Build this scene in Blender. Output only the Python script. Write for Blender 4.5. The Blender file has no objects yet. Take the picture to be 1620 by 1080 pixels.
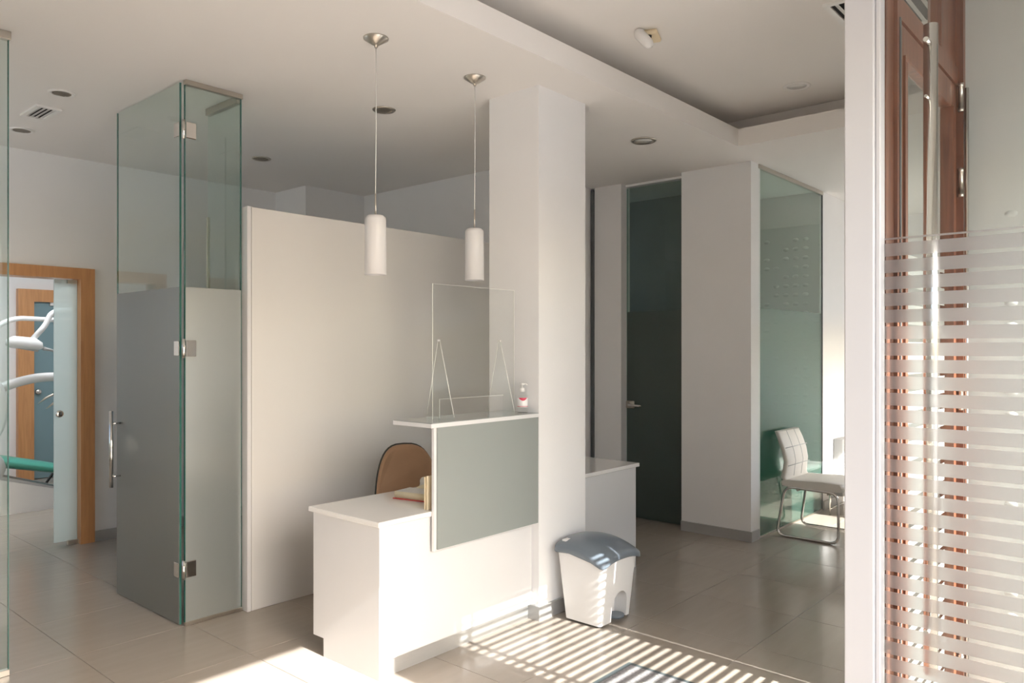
import bpy, bmesh, math, random
from mathutils import Vector, Matrix
random.seed(7)
PI = math.pi
sc = bpy.context.scene
COL = sc.collection

# ------------------------------------------------------------------ camera
cd = bpy.data.cameras.new('camera')
cam = bpy.data.objects.new('camera', cd)
COL.objects.link(cam)
cd.sensor_width = 36.0
cd.lens = 1211.4 / 1620 * 36.0
cd.shift_y = 11.0 / 1620
cd.clip_start = 0.02
YAW = math.radians(41.27)          # angle between viewing direction and world +X
cam.location = (0, 0, 1.6)
cam.rotation_euler = (PI / 2, 0, YAW - PI / 2)
sc.camera = cam

# ------------------------------------------------------------------ world, sun, exposure
SUN_DIR = Vector((0.02, 1.0, -0.693)).normalized()
w = bpy.data.worlds.new('sky')
sc.world = w
w.use_nodes = True
nt = w.node_tree
bg = nt.nodes['Background']
sky = nt.nodes.new('ShaderNodeTexSky')
sky.sky_type = 'NISHITA'
sky.sun_disc = False
sky.sun_elevation = math.atan(0.693)
sky.sun_rotation = PI + math.atan(0.02)
sky.dust_density = 3.0
sky.air_density = 1.0
sky.altitude = 100
nt.links.new(sky.outputs[0], bg.inputs[0])
bg.inputs[1].default_value = 0.72

sd = bpy.data.lights.new('sun', 'SUN')
sd.energy = 20.0
sd.color = (1.0, 0.972, 0.935)
sd.angle = math.radians(0.5)
sun = bpy.data.objects.new('sun', sd)
COL.objects.link(sun)
sun.rotation_euler = SUN_DIR.to_track_quat('-Z', 'Y').to_euler()

sc.view_settings.view_transform = 'Standard'
sc.view_settings.look = 'None'
sc.view_settings.exposure = 0.11
sc.view_settings.gamma = 1.0
sc.view_settings.use_curve_mapping = False
sc.cycles.max_bounces = 14
sc.cycles.diffuse_bounces = 8
sc.cycles.glossy_bounces = 6
sc.cycles.transparent_max_bounces = 24
sc.cycles.transmission_bounces = 8
sc.cycles.caustics_reflective = False
sc.cycles.caustics_refractive = False
sc.cycles.sample_clamp_indirect = 6.0
sc.cycles.blur_glossy = 0.5

# ------------------------------------------------------------------ materials
def lin(c):
    return tuple(((v / 255 / 12.92) if v / 255 <= 0.04045 else ((v / 255 + 0.055) / 1.055) ** 2.4) for v in c)

def mat(name, rgb, rough=0.5, metal=0.0, spec=0.5, coat=0.0, noise=0.0, nscale=20.0, bump=0.0, bscale=60.0,
        trans=0.0, ior=1.45, stretch=None, rnd=0.0, emit=None):
    m = bpy.data.materials.new(name)
    m.use_nodes = True
    t = m.node_tree
    b = t.nodes['Principled BSDF']
    b.inputs['Base Color'].default_value = (*rgb, 1)
    b.inputs['Roughness'].default_value = rough
    b.inputs['Metallic'].default_value = metal
    b.inputs['Specular IOR Level'].default_value = spec
    b.inputs['Coat Weight'].default_value = coat
    b.inputs['Coat Roughness'].default_value = 0.08
    b.inputs['Transmission Weight'].default_value = trans
    b.inputs['IOR'].default_value = ior
    tc = t.nodes.new('ShaderNodeTexCoord')
    vec = tc.outputs['Object']
    if stretch:
        mp = t.nodes.new('ShaderNodeMapping')
        mp.inputs['Scale'].default_value = stretch
        t.links.new(vec, mp.inputs[0])
        vec = mp.outputs[0]
    if noise > 0 or rnd > 0:
        nz = t.nodes.new('ShaderNodeTexNoise')
        nz.inputs['Scale'].default_value = nscale
        nz.inputs['Detail'].default_value = 5
        t.links.new(vec, nz.inputs['Vector'])
        mr = t.nodes.new('ShaderNodeMapRange')
        mr.inputs[1].default_value = 0.25
        mr.inputs[2].default_value = 0.75
        mr.inputs[3].default_value = 1 - noise
        mr.inputs[4].default_value = 1 + noise
        t.links.new(nz.outputs['Fac'], mr.inputs[0])
        fac = mr.outputs[0]
        if rnd > 0:
            oi = t.nodes.new('ShaderNodeObjectInfo')
            m2 = t.nodes.new('ShaderNodeMapRange')
            m2.inputs[3].default_value = 1 - rnd
            m2.inputs[4].default_value = 1 + rnd
            t.links.new(oi.outputs['Random'], m2.inputs[0])
            mu = t.nodes.new('ShaderNodeMath')
            mu.operation = 'MULTIPLY'
            t.links.new(fac, mu.inputs[0])
            t.links.new(m2.outputs[0], mu.inputs[1])
            fac = mu.outputs[0]
        vm = t.nodes.new('ShaderNodeVectorMath')
        vm.operation = 'SCALE'
        vm.inputs[0].default_value = rgb
        t.links.new(fac, vm.inputs['Scale'])
        t.links.new(vm.outputs[0], b.inputs['Base Color'])
    if bump > 0:
        n2 = t.nodes.new('ShaderNodeTexNoise')
        n2.inputs['Scale'].default_value = bscale
        n2.inputs['Detail'].default_value = 3
        t.links.new(vec, n2.inputs['Vector'])
        bp = t.nodes.new('ShaderNodeBump')
        bp.inputs['Strength'].default_value = bump
        bp.inputs['Distance'].default_value = 0.002
        t.links.new(n2.outputs['Fac'], bp.inputs['Height'])
        t.links.new(bp.outputs[0], b.inputs['Normal'])
    if emit:
        b.inputs['Emission Color'].default_value = (*emit[0], 1)
        b.inputs['Emission Strength'].default_value = emit[1]
    return m

def glass_mat(name, tint, refl=1.0, ior=1.5, rough=0.0):
    """Clear sheet glass: tinted see-through plus Fresnel mirror reflection."""
    m = bpy.data.materials.new(name)
    m.use_nodes = True
    t = m.node_tree
    for n in list(t.nodes):
        t.nodes.remove(n)
    out = t.nodes.new('ShaderNodeOutputMaterial')
    tr = t.nodes.new('ShaderNodeBsdfTransparent')
    tr.inputs[0].default_value = (*tint, 1)
    gl = t.nodes.new('ShaderNodeBsdfGlossy')
    gl.inputs['Roughness'].default_value = rough
    gl.inputs[0].default_value = (refl, refl, refl, 1)
    fr = t.nodes.new('ShaderNodeFresnel')
    fr.inputs[0].default_value = ior
    mx = t.nodes.new('ShaderNodeMixShader')
    ge = t.nodes.new('ShaderNodeNewGeometry')
    iv = t.nodes.new('ShaderNodeMath')
    iv.operation = 'SUBTRACT'
    iv.inputs[0].default_value = 1.0
    t.links.new(ge.outputs['Backfacing'], iv.inputs[1])
    mu = t.nodes.new('ShaderNodeMath')
    mu.operation = 'MULTIPLY'
    t.links.new(fr.outputs[0], mu.inputs[0])
    t.links.new(iv.outputs[0], mu.inputs[1])
    t.links.new(mu.outputs[0], mx.inputs[0])
    t.links.new(tr.outputs[0], mx.inputs[1])
    t.links.new(gl.outputs[0], mx.inputs[2])
    t.links.new(mx.outputs[0], out.inputs[0])
    return m

def frost_mat(name, trans_col, diff_col, mixd=0.4, gloss=0.25, grough=0.35, clear=0.0):
    """Frosted sheet: scattering transmission, some body colour and a blurred sheen."""
    m = bpy.data.materials.new(name)
    m.use_nodes = True
    t = m.node_tree
    for n in list(t.nodes):
        t.nodes.remove(n)
    out = t.nodes.new('ShaderNodeOutputMaterial')
    tl = t.nodes.new('ShaderNodeBsdfTranslucent')
    tl.inputs[0].default_value = (*trans_col, 1)
    df = t.nodes.new('ShaderNodeBsdfDiffuse')
    df.inputs[0].default_value = (*diff_col, 1)
    m1 = t.nodes.new('ShaderNodeMixShader')
    m1.inputs[0].default_value = mixd
    t.links.new(tl.outputs[0], m1.inputs[1])
    t.links.new(df.outputs[0], m1.inputs[2])
    last = m1
    if clear > 0:
        tp = t.nodes.new('ShaderNodeBsdfTransparent')
        tp.inputs[0].default_value = (*trans_col, 1)
        m3 = t.nodes.new('ShaderNodeMixShader')
        m3.inputs[0].default_value = clear
        t.links.new(last.outputs[0], m3.inputs[1])
        t.links.new(tp.outputs[0], m3.inputs[2])
        last = m3
    gl = t.nodes.new('ShaderNodeBsdfGlossy')
    gl.inputs['Roughness'].default_value = grough
    lw = t.nodes.new('ShaderNodeFresnel')
    lw.inputs[0].default_value = 1.5
    ma = t.nodes.new('ShaderNodeMath')
    ma.operation = 'MULTIPLY_ADD'
    ma.inputs[1].default_value = 1.0
    ma.inputs[2].default_value = gloss
    ma.use_clamp = True
    ge = t.nodes.new('ShaderNodeNewGeometry')
    iv = t.nodes.new('ShaderNodeMath')
    iv.operation = 'SUBTRACT'
    iv.inputs[0].default_value = 1.0
    t.links.new(ge.outputs['Backfacing'], iv.inputs[1])
    mu = t.nodes.new('ShaderNodeMath')
    mu.operation = 'MULTIPLY'
    t.links.new(lw.outputs[0], mu.inputs[0])
    t.links.new(iv.outputs[0], mu.inputs[1])
    t.links.new(mu.outputs[0], ma.inputs[0])
    m2 = t.nodes.new('ShaderNodeMixShader')
    t.links.new(ma.outputs[0], m2.inputs[0])
    t.links.new(last.outputs[0], m2.inputs[1])
    t.links.new(gl.outputs[0], m2.inputs[2])
    t.links.new(m2.outputs[0], out.inputs[0])
    return m

def film_mat(name, rough=0.3):
    """Etched film on a pane: rough refraction that blurs what stands behind."""
    m = bpy.data.materials.new(name)
    m.use_nodes = True
    t = m.node_tree
    for n in list(t.nodes):
        t.nodes.remove(n)
    out = t.nodes.new('ShaderNodeOutputMaterial')
    rf = t.nodes.new('ShaderNodeBsdfRefraction')
    rf.inputs['Roughness'].default_value = rough
    rf.inputs['IOR'].default_value = 1.3
    rf.inputs[0].default_value = (0.97, 0.96, 0.95, 1)
    df = t.nodes.new('ShaderNodeBsdfDiffuse')
    df.inputs[0].default_value = (0.62, 0.61, 0.61, 1)
    tl = t.nodes.new('ShaderNodeBsdfTranslucent')
    tl.inputs[0].default_value = (0.72, 0.69, 0.69, 1)
    m0 = t.nodes.new('ShaderNodeMixShader')
    m0.inputs[0].default_value = 0.5
    t.links.new(df.outputs[0], m0.inputs[1])
    t.links.new(tl.outputs[0], m0.inputs[2])
    mx = t.nodes.new('ShaderNodeMixShader')
    mx.inputs[0].default_value = 0.28
    t.links.new(rf.outputs[0], mx.inputs[1])
    t.links.new(m0.outputs[0], mx.inputs[2])
    t.links.new(mx.outputs[0], out.inputs[0])
    return m

def wood_mat(name, c1, c2, rough=0.35, axis=2):
    m = bpy.data.materials.new(name)
    m.use_nodes = True
    t = m.node_tree
    b = t.nodes['Principled BSDF']
    tc = t.nodes.new('ShaderNodeTexCoord')
    mp = t.nodes.new('ShaderNodeMapping')
    s = [14, 14, 14]
    s[axis] = 0.9
    mp.inputs['Scale'].default_value = s
    nz = t.nodes.new('ShaderNodeTexNoise')
    nz.inputs['Scale'].default_value = 3.0
    nz.inputs['Detail'].default_value = 6
    nz.inputs['Distortion'].default_value = 0.6
    cr = t.nodes.new('ShaderNodeValToRGB')
    cr.color_ramp.elements[0].position = 0.3
    cr.color_ramp.elements[0].color = (*c1, 1)
    cr.color_ramp.elements[1].position = 0.7
    cr.color_ramp.elements[1].color = (*c2, 1)
    t.links.new(tc.outputs['Object'], mp.inputs[0])
    t.links.new(mp.outputs[0], nz.inputs['Vector'])
    t.links.new(nz.outputs['Fac'], cr.inputs[0])
    t.links.new(cr.outputs[0], b.inputs['Base Color'])
    b.inputs['Roughness'].default_value = rough
    b.inputs['Coat Weight'].default_value = 0.2
    return m

M = {}
M['wall'] = mat('white_paint', (0.83, 0.825, 0.825), 0.75, noise=0.012, nscale=3, bump=0.12, bscale=180)
M['ceil'] = mat('ceiling_paint', (0.825, 0.80, 0.775), 0.85, noise=0.01, nscale=2)
M['dark_wall'] = mat('dark_room_paint', (0.30, 0.31, 0.30), 0.8, noise=0.05, nscale=4)
M['tile'] = mat('porcelain_tile', (0.365, 0.318, 0.272), 0.20, spec=0.45, coat=0.10, noise=0.05, nscale=2.2, stretch=(1, 7, 1), rnd=0.025, bump=0.03, bscale=9)
M['grout'] = mat('grout', (0.20, 0.175, 0.15), 0.9, noise=0.1, nscale=40)
M['lam'] = mat('white_laminate', (0.69, 0.69, 0.695), 0.28, coat=0.15, noise=0.006, nscale=5)
M['top'] = mat('white_worktop', (0.83, 0.82, 0.80), 0.16, coat=0.5, noise=0.006, nscale=8)
M['part'] = mat('cream_panel', (0.735, 0.722, 0.70), 0.26, coat=0.2, noise=0.006, nscale=3)
M['alu'] = mat('satin_aluminium', (0.66, 0.67, 0.67), 0.35, metal=0.75, noise=0.03, nscale=30, stretch=(1, 1, 20))
M['skirt'] = mat('grey_skirting', (0.46, 0.455, 0.45), 0.35, metal=0.35, noise=0.02, nscale=12)
M['steel'] = mat('polished_steel', (0.74, 0.72, 0.69), 0.12, metal=1.0, noise=0.02, nscale=20)
M['brushed'] = mat('brushed_nickel', (0.58, 0.54, 0.48), 0.3, metal=1.0, noise=0.04, nscale=40, stretch=(1, 1, 10))
M['glass'] = glass_mat('sheet_glass', (0.91, 0.955, 0.94), ior=1.6)
M['glass_clear'] = glass_mat('clear_pane', (0.965, 0.98, 0.97))
M['glass_office'] = glass_mat('office_glass', (0.90, 0.955, 0.93))
M['glass_dark'] = glass_mat('tinted_door_glass', (0.86, 0.93, 0.90))
M['glass_edge'] = mat('green_glass_edge', (0.03, 0.13, 0.11), 0.12, spec=0.8, noise=0.1, nscale=6)
M['acryl'] = glass_mat('acrylic_sheet', (0.985, 0.99, 0.985), ior=1.25)
M['acryl_edge'] = mat('acrylic_edge', (0.80, 0.80, 0.76), 0.2, noise=0.02, nscale=9)
M['frost'] = frost_mat('frosted_glass', (0.50, 0.54, 0.51), (0.25, 0.27, 0.255), 0.5, gloss=0.13, grough=0.30)
M['frost_dark'] = frost_mat('frosted_dark_glass', (0.55, 0.66, 0.62), (0.13, 0.155, 0.14), 0.55, gloss=0.02, grough=0.2, clear=0.4)
M['frost_teal'] = frost_mat('frosted_teal_glass', (0.55, 0.74, 0.69), (0.22, 0.30, 0.28), 0.45, gloss=0.05, grough=0.16, clear=0.68)
M['frost_pale'] = frost_mat('frosted_pale_glass', (0.86, 0.93, 0.93), (0.60, 0.66, 0.66), 0.25, gloss=0.0, grough=0.3, clear=0.3)
M['film'] = film_mat('etched_film', 0.42)
M['film_door'] = frost_mat('door_film', (0.85, 0.87, 0.88), (0.7, 0.72, 0.73), 0.45, gloss=0.0, grough=0.5)
M['hutch'] = mat('back_painted_glass', (0.29, 0.315, 0.305), 0.12, coat=0.6, noise=0.01, nscale=3)
M['wood_red'] = wood_mat('reddish_wood', (0.11, 0.038, 0.023), (0.22, 0.085, 0.043), 0.35)
M['wood_orange'] = wood_mat('beech_wood', (0.50, 0.235, 0.095), (0.62, 0.31, 0.13), 0.4)
M['black'] = mat('black_rubber', (0.03, 0.032, 0.034), 0.5, noise=0.1, nscale=20)
M['white_pl'] = mat('white_plastic', (0.80, 0.79, 0.77), 0.32, noise=0.01, nscale=10)
M['opal'] = mat('opal_glass', (0.67, 0.665, 0.67), 0.3, noise=0.005, nscale=6)
M['bin'] = mat('white_bin_plastic', (0.82, 0.81, 0.80), 0.3, noise=0.012, nscale=9)
M['bin_lid'] = mat('blue_grey_plastic', (0.15, 0.18, 0.215), 0.3, coat=0.15, noise=0.03, nscale=12)
M['tan'] = mat('tan_leather', (0.42, 0.26, 0.155), 0.5, noise=0.05, nscale=10, bump=0.2, bscale=300)
M['shell'] = mat('dark_shell', (0.035, 0.04, 0.032), 0.4, noise=0.1, nscale=15)
M['white_lea'] = mat('white_leatherette', (0.74, 0.715, 0.67), 0.42, noise=0.015, nscale=12, bump=0.15, bscale=250)
M['paper'] = mat('book_pages', (0.74, 0.66, 0.47), 0.8, noise=0.08, nscale=60, stretch=(1, 1, 30))
M['page'] = mat('page_top', (0.72, 0.70, 0.66), 0.8, noise=0.12, nscale=90, stretch=(1, 5, 1))
M['red'] = mat('red_cover', (0.50, 0.05, 0.045), 0.5, noise=0.04, nscale=20)
M['cream'] = mat('cream_card', (0.78, 0.66, 0.46), 0.7, noise=0.03, nscale=15)
M['mat_edge'] = mat('mat_rubber_edge', (0.07, 0.085, 0.09), 0.6, noise=0.08, nscale=30)
M['mat_pile'] = mat('mat_pile', (0.26, 0.25, 0.255), 0.95, noise=0.35, nscale=70, bump=0.5, bscale=400)
M['mat_mark'] = mat('mat_light_print', (0.42, 0.41, 0.38), 0.9, noise=0.15, nscale=60)
M['dent'] = mat('dental_white', (0.76, 0.76, 0.76), 0.3, coat=0.2, noise=0.01, nscale=5)
M['dent_grey'] = mat('dental_grey', (0.42, 0.42, 0.42), 0.4, noise=0.02, nscale=8)
M['teal'] = mat('teal_upholstery', (0.075, 0.37, 0.29), 0.28, coat=0.3, noise=0.03, nscale=8)
M['gel'] = glass_mat('clear_gel', (0.985, 0.985, 0.985), ior=1.2)
M['label'] = mat('white_label', (0.85, 0.84, 0.84), 0.5, noise=0.01, nscale=10)
M['label_red'] = mat('label_red', (0.62, 0.05, 0.10), 0.5, noise=0.04, nscale=20)
M['led'] = mat('lamp_glass', (0.80, 0.80, 0.78), 0.2, noise=0.02, nscale=20)
M['fill_glow'] = mat('fill_panel_glow', (0.9, 0.9, 0.9), 0.4, emit=((0.93, 0.97, 1.0), 8.0), noise=0.01)  # emission for the added panel that brightens the surgery
M['void'] = mat('dark_inside', (0.02, 0.02, 0.02), 0.9, noise=0.1)
M['pave'] = mat('street_paving', (0.42, 0.41, 0.39), 0.85, noise=0.08, nscale=3)
M['gray_room'] = mat('grey_room_paint', (0.62, 0.655, 0.63), 0.7, noise=0.01, nscale=4)
M['relief'] = mat('relief_panel', (0.66, 0.69, 0.66), 0.5, noise=0.01, nscale=4)
M['seal'] = mat('grey_seal', (0.10, 0.115, 0.12), 0.5, noise=0.05, nscale=12)
M['frost_fix'] = frost_mat('frosted_fixed_glass', (0.56, 0.61, 0.61), (0.36, 0.40, 0.395), 0.55, gloss=0.36, grough=0.28)
M['post'] = mat('post_paint', (0.56, 0.555, 0.56), 0.5, noise=0.01, nscale=5)
M['niche'] = mat('niche_paint', (0.52, 0.525, 0.50), 0.6, noise=0.02, nscale=4)
M['street_wall'] = mat('street_render', (0.60, 0.56, 0.50), 0.85, noise=0.04, nscale=2)

# ------------------------------------------------------------------ mesh builder
class MB:
    def __init__(self):
        self.v, self.f, self.sm = [], [], []

    def add(self, vs, fs, smooth=False):
        o = len(self.v)
        self.v += [tuple(p) for p in vs]
        for f in fs:
            self.f.append(tuple(i + o for i in f))
            self.sm.append(smooth)
        return self

    def box(self, x0, x1, y0, y1, z0, z1):
        vs = [(x, y, z) for z in (z0, z1) for y in (y0, y1) for x in (x0, x1)]
        return self.add(vs, [(0, 2, 3, 1), (4, 5, 7, 6), (0, 1, 5, 4), (2, 6, 7, 3), (0, 4, 6, 2), (1, 3, 7, 5)])

    def bbox(self, x0, x1, y0, y1, z0, z1, b=0.004, seg=1):
        """box with bevelled edges"""
        bm = bmesh.new()
        r = bmesh.ops.create_cube(bm, size=1.0)
        for v in bm.verts:
            v.co = Vector(((x0 + x1) / 2 + v.co.x * (x1 - x0), (y0 + y1) / 2 + v.co.y * (y1 - y0), (z0 + z1) / 2 + v.co.z * (z1 - z0)))
        bmesh.ops.bevel(bm, geom=bm.edges[:], offset=b, segments=seg, affect='EDGES', profile=0.5)
        bm.verts.ensure_lookup_table()
        bm.verts.index_update()
        self.add([v.co[:] for v in bm.verts], [[v.index for v in f.verts] for f in bm.faces], seg > 1)
        bm.free()
        return self

    def prism(self, pts, axis, a, b, smooth=False):
        """extrude a 2-D outline along an axis (0 x, 1 y, 2 z) from a to b"""
        def mk(p, t):
            if axis == 0: return (t, p[0], p[1])
            if axis == 1: return (p[0], t, p[1])
            return (p[0], p[1], t)
        n = len(pts)
        vs = [mk(p, a) for p in pts] + [mk(p, b) for p in pts]
        fs = [tuple(range(n))[::-1], tuple(range(n, 2 * n))]
        self.add(vs, fs)
        o = len(self.v) - 2 * n
        for i in range(n):
            j = (i + 1) % n
            self.f.append((o + i, o + j, o + n + j, o + n + i))
            self.sm.append(smooth)
        return self

    def lathe(self, prof, c=(0, 0, 0), n=32, axis=2, smooth=True):
        """revolve (radius, height) pairs about an axis through c"""
        vs, fs = [], []
        for r, h in prof:
            for k in range(n):
                a = 2 * PI * k / n
                p = [r * math.cos(a), r * math.sin(a), h]
                if axis == 0: p = [p[2], p[0], p[1]]
                if axis == 1: p = [p[1], p[2], p[0]]
                vs.append((p[0] + c[0], p[1] + c[1], p[2] + c[2]))
        for i in range(len(prof) - 1):
            for k in range(n):
                k2 = (k + 1) % n
                fs.append((i * n + k, i * n + k2, (i + 1) * n + k2, (i + 1) * n + k))
        self.add(vs, fs, smooth)
        o = len(self.v) - len(vs)
        if prof[0][0] > 1e-6:
            self.f.append(tuple(o + k for k in range(n))[::-1]); self.sm.append(False)
        if prof[-1][0] > 1e-6:
            self.f.append(tuple(o + (len(prof) - 1) * n + k for k in range(n))); self.sm.append(False)
        return self

    def tube(self, path, r, n=12, closed=False, caps=True):
        """round bar along a path; r a number or a list"""
        P = [Vector(p) for p in path]
        m = len(P)
        rs = r if isinstance(r, (list, tuple)) else [r] * m
        ref = None
        vs, fs = [], []
        for i in range(m):
            if closed:
                t = (P[(i + 1) % m] - P[i - 1]).normalized()
            else:
                t = (P[min(i + 1, m - 1)] - P[max(i - 1, 0)]).normalized()
            if ref is None:
                ref = Vector((0, 0, 1)) if abs(t.z) < 0.9 else Vector((1, 0, 0))
                u = t.cross(ref).normalized()
            else:
                u = (u - t * u.dot(t)).normalized()
            q = t.cross(u)
            for k in range(n):
                a = 2 * PI * k / n
                vs.append(P[i] + (u * math.cos(a) + q * math.sin(a)) * rs[i])
        for i in range(m if closed else m - 1):
            j = (i + 1) % m
            for k in range(n):
                k2 = (k + 1) % n
                fs.append((i * n + k, i * n + k2, j * n + k2, j * n + k))
        self.add(vs, fs, True)
        o = len(self.v) - len(vs)
        if not closed and caps:
            self.f.append(tuple(o + k for k in range(n))[::-1]); self.sm.append(False)
            self.f.append(tuple(o + (m - 1) * n + k for k in range(n))); self.sm.append(False)
        return self

    def loft(self, rings, smooth=True, cap=True, closed=True):
        n = len(rings[0])
        vs = [p for r in rings for p in r]
        fs = []
        for i in range(len(rings) - 1):
            for k in range(n if closed else n - 1):
                k2 = (k + 1) % n
                fs.append((i * n + k, i * n + k2, (i + 1) * n + k2, (i + 1) * n + k))
        self.add(vs, fs, smooth)
        o = len(self.v) - len(vs)
        if cap:
            self.f.append(tuple(o + k for k in range(n))[::-1]); self.sm.append(False)
            self.f.append(tuple(o + (len(rings) - 1) * n + k for k in range(n))); self.sm.append(False)
        return self

    def mesh(self, name, m):
        me = bpy.data.meshes.new(name)
        me.from_pydata(self.v, [], self.f)
        me.validate()
        for p, s in zip(me.polygons, self.sm):
            p.use_smooth = s
        bm = bmesh.new()
        bm.from_mesh(me)
        bmesh.ops.recalc_face_normals(bm, faces=bm.faces[:])
        bm.to_mesh(me)
        bm.free()
        me.materials.append(m)
        return me

    def build(self, name, m, parent=None, loc=None):
        o = bpy.data.objects.new(name, self.mesh(name, m))
        COL.objects.link(o)
        if parent: o.parent = parent
        if loc: o.location = loc
        return o

def B(x0, x1, y0, y1, z0, z1):
    return MB().box(x0, x1, y0, y1, z0, z1)

def BB(x0, x1, y0, y1, z0, z1, b=0.004, seg=1):
    return MB().bbox(x0, x1, y0, y1, z0, z1, b, seg)

def tag(o, label=None, cat=None, group=None, kind=None):
    if label: o['label'] = label
    if cat: o['category'] = cat
    if group: o['group'] = group
    if kind: o['kind'] = kind
    return o

def thing(name, label, cat, loc=(0, 0, 0), rz=0.0, group=None):
    o = bpy.data.objects.new(name, None)
    o.empty_display_size = 0.1
    COL.objects.link(o)
    o.location = loc
    o.rotation_euler = (0, 0, rz)
    return tag(o, label, cat, group)

def struct(name, mb, m, parent=None, label=None):
    o = mb.build(name, m, parent)
    if not parent: o['kind'] = 'structure'
    if label: o['label'] = label
    return o

def arc(cx, cy, r, a0, a1, n):
    return [(cx + r * math.cos(a0 + (a1 - a0) * i / n), cy + r * math.sin(a0 + (a1 - a0) * i / n)) for i in range(n + 1)]

def fillet(pts, r, n=5, closed=False):
    """round the corners of a 3-D polyline"""
    P = [Vector(p) for p in pts]
    out = []
    m = len(P)
    for i in range(m):
        if not closed and (i == 0 or i == m - 1):
            out.append(P[i]); continue
        a, b, c = P[i - 1], P[i], P[(i + 1) % m]
        d1, d2 = (a - b), (c - b)
        rr = min(r, d1.length * 0.45, d2.length * 0.45)
        s, e = b + d1.normalized() * rr, b + d2.normalized() * rr
        for k in range(n + 1):
            t = k / n
            out.append(s * (1 - t) ** 2 + b * 2 * t * (1 - t) + e * t * t)
    return out

H = 3.15      # lower ceiling
HC = 3.42     # ceiling inside the tray
YF = -0.2     # inner face of the street front
YW = 0.72     # outer face of the wooden front
YG = 4.33     # glass partition line
YB = 6.80     # back wall of the corridor

# ================================================================== THE SETTING
floor = struct('floor', MB().box(-1.8, 10.0, -0.5, 4.5, -0.12, -0.0035).box(0.1, 10.0, 4.5, 11.0, -0.12, -0.0035), M['grout'])
px, py = 0.61, 0.65
tile_me = BB(0.0015, px - 0.0015, 0.0015, py - 0.0015, -0.0125, 0.0, 0.0012).mesh('tile', M['tile'])
ix0, iy0 = 3.94 - 9 * px, 1.735 - 3 * py
nt_ = 0
for i in range(0, 19):
    for j in range(0, 17):
        x, y = ix0 + i * px, iy0 + j * py
        # tiles that the photograph can show: in front of the camera
        d = (x + px / 2) * math.cos(YAW) + (y + py / 2) * math.sin(YAW)
        l = (x + px / 2) * math.sin(YAW) - (y + py / 2) * math.cos(YAW)
        if d < 2.2 or abs(l) > 0.78 * d + 0.6: continue
        if x > 8.6 or y > 10.3 or x < -1.7 or (x < 0.1 and y + py > 4.5): continue
        if y > 6.9 and x > 4.2: continue
        if x > 6.2 and y > 2.75: continue
        if x > 4.85 and y > 4.4: continue
        o = bpy.data.objects.new('tile', tile_me)
        COL.objects.link(o)
        o.parent = floor
        o.location = (x, y, 0)
        nt_ += 1
# the rest of the tiled floor, seen only from other places
rest = MB()
for i in range(0, 19):
    for j in range(0, 17):
        x, y = ix0 + i * px, iy0 + j * py
        d = (x + px / 2) * math.cos(YAW) + (y + py / 2) * math.sin(YAW)
        l = (x + px / 2) * math.sin(YAW) - (y + py / 2) * math.cos(YAW)
        vis = not (d < 2.2 or abs(l) > 0.78 * d + 0.6) and not (x > 8.6 or y > 10.3 or x < -1.7) and not (y > 6.9 and x > 4.2) and not (x > 6.2 and y > 2.75) and not (x > 4.85 and y > 4.4)
        if vis or x < -1.7 or x + px > 10 or y > 10.4 or (x < 0.1 and y + py > 4.5): continue
        rest.box(x + 0.0015, x + px - 0.0015, y + 0.0015, y + py - 0.0015, -0.0125, 0.0)
tag(rest.build('tile_field', M['tile'], floor), kind='stuff')

# ceiling: lower soffit, tray with lip and cove
c = MB()
c.box(-1.8, 10.0, 2.60, 4.5, H, H + 0.03)
c.box(0.10, 10.0, 4.5, 6.9, H, H + 0.03)
c.box(5.59, 10.0, -0.3, 2.60, H, H + 0.03)
c.box(0.10, 10.0, 6.9, 11.0, 3.0, 3.05)
struct('ceiling', c, M['ceil'])
c = MB()
c.box(-1.8, 5.56, 2.57, 2.60, H, 3.283)
c.box(5.56, 5.59, -0.2, 2.60, H, 3.283)
struct('trim_1', c, M['ceil'])
c = MB()
c.box(-1.8, 5.9, -0.3, 2.9, HC, HC + 0.05)
c.box(-1.8, 5.86, 2.80, 2.86, H + 0.03, HC)
c.box(5.80, 5.86, -0.2, 2.80, H + 0.03, HC)
struct('ceiling', c, M['ceil'])
# street front (behind the camera) with the openings the sun comes through
wf = MB()
wf.box(-1.8, 0.3, -0.38, YF, 0, HC)
wf.box(0.3, 2.385, -0.38, YF, 2.72, HC)
wf.box(2.385, 2.665, -0.38, YF, 0, HC)
wf.box(2.665, 3.74, -0.38, YF, 2.45, HC)
struct('wall_front', wf, M['wall'])
struct('wall_left', MB().box(-1.8, -1.65, YF, 4.45, 0, HC).box(-1.65, 0.10, 4.38, 4.50, 0, HC).box(0.10, 0.25, 4.5, 5.5, 0, H).box(0.10, 0.25, 5.5, 6.70, 0, 1.1).box(0.10, 0.25, 5.5, 6.70, 2.85, H).box(0.10, 0.25, 6.70, 6.80, 0, H), M['wall'])
w3 = struct('window_3', MB().box(0.14, 0.20, 5.5, 6.70, 1.1, 1.15).box(0.14, 0.20, 5.5, 6.70, 2.80, 2.85).box(0.14, 0.20, 5.5, 5.55, 1.15, 2.80).box(0.14, 0.20, 6.65, 6.70, 1.15, 2.80), M['white_pl'])
B(0.165, 0.171, 5.55, 6.65, 1.15, 2.80).build('pane', M['glass_clear'], w3)
# wall carrying on beyond the niche; long window of the waiting corner
wr = MB()
wr.box(3.74, 3.90, -0.38, YW + 0.06, 0, HC)
wr.box(3.90, 6.85, 0.60, YW, 0, HC)
wr.box(6.85, 9.30, 0.60, YW, 0, 0.98)
wr.box(6.85, 9.30, 0.60, YW, 2.18, HC)
wr.box(9.30, 9.9, 0.60, YW, 0, HC)
struct('wall_right', wr, M['wall'])
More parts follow.
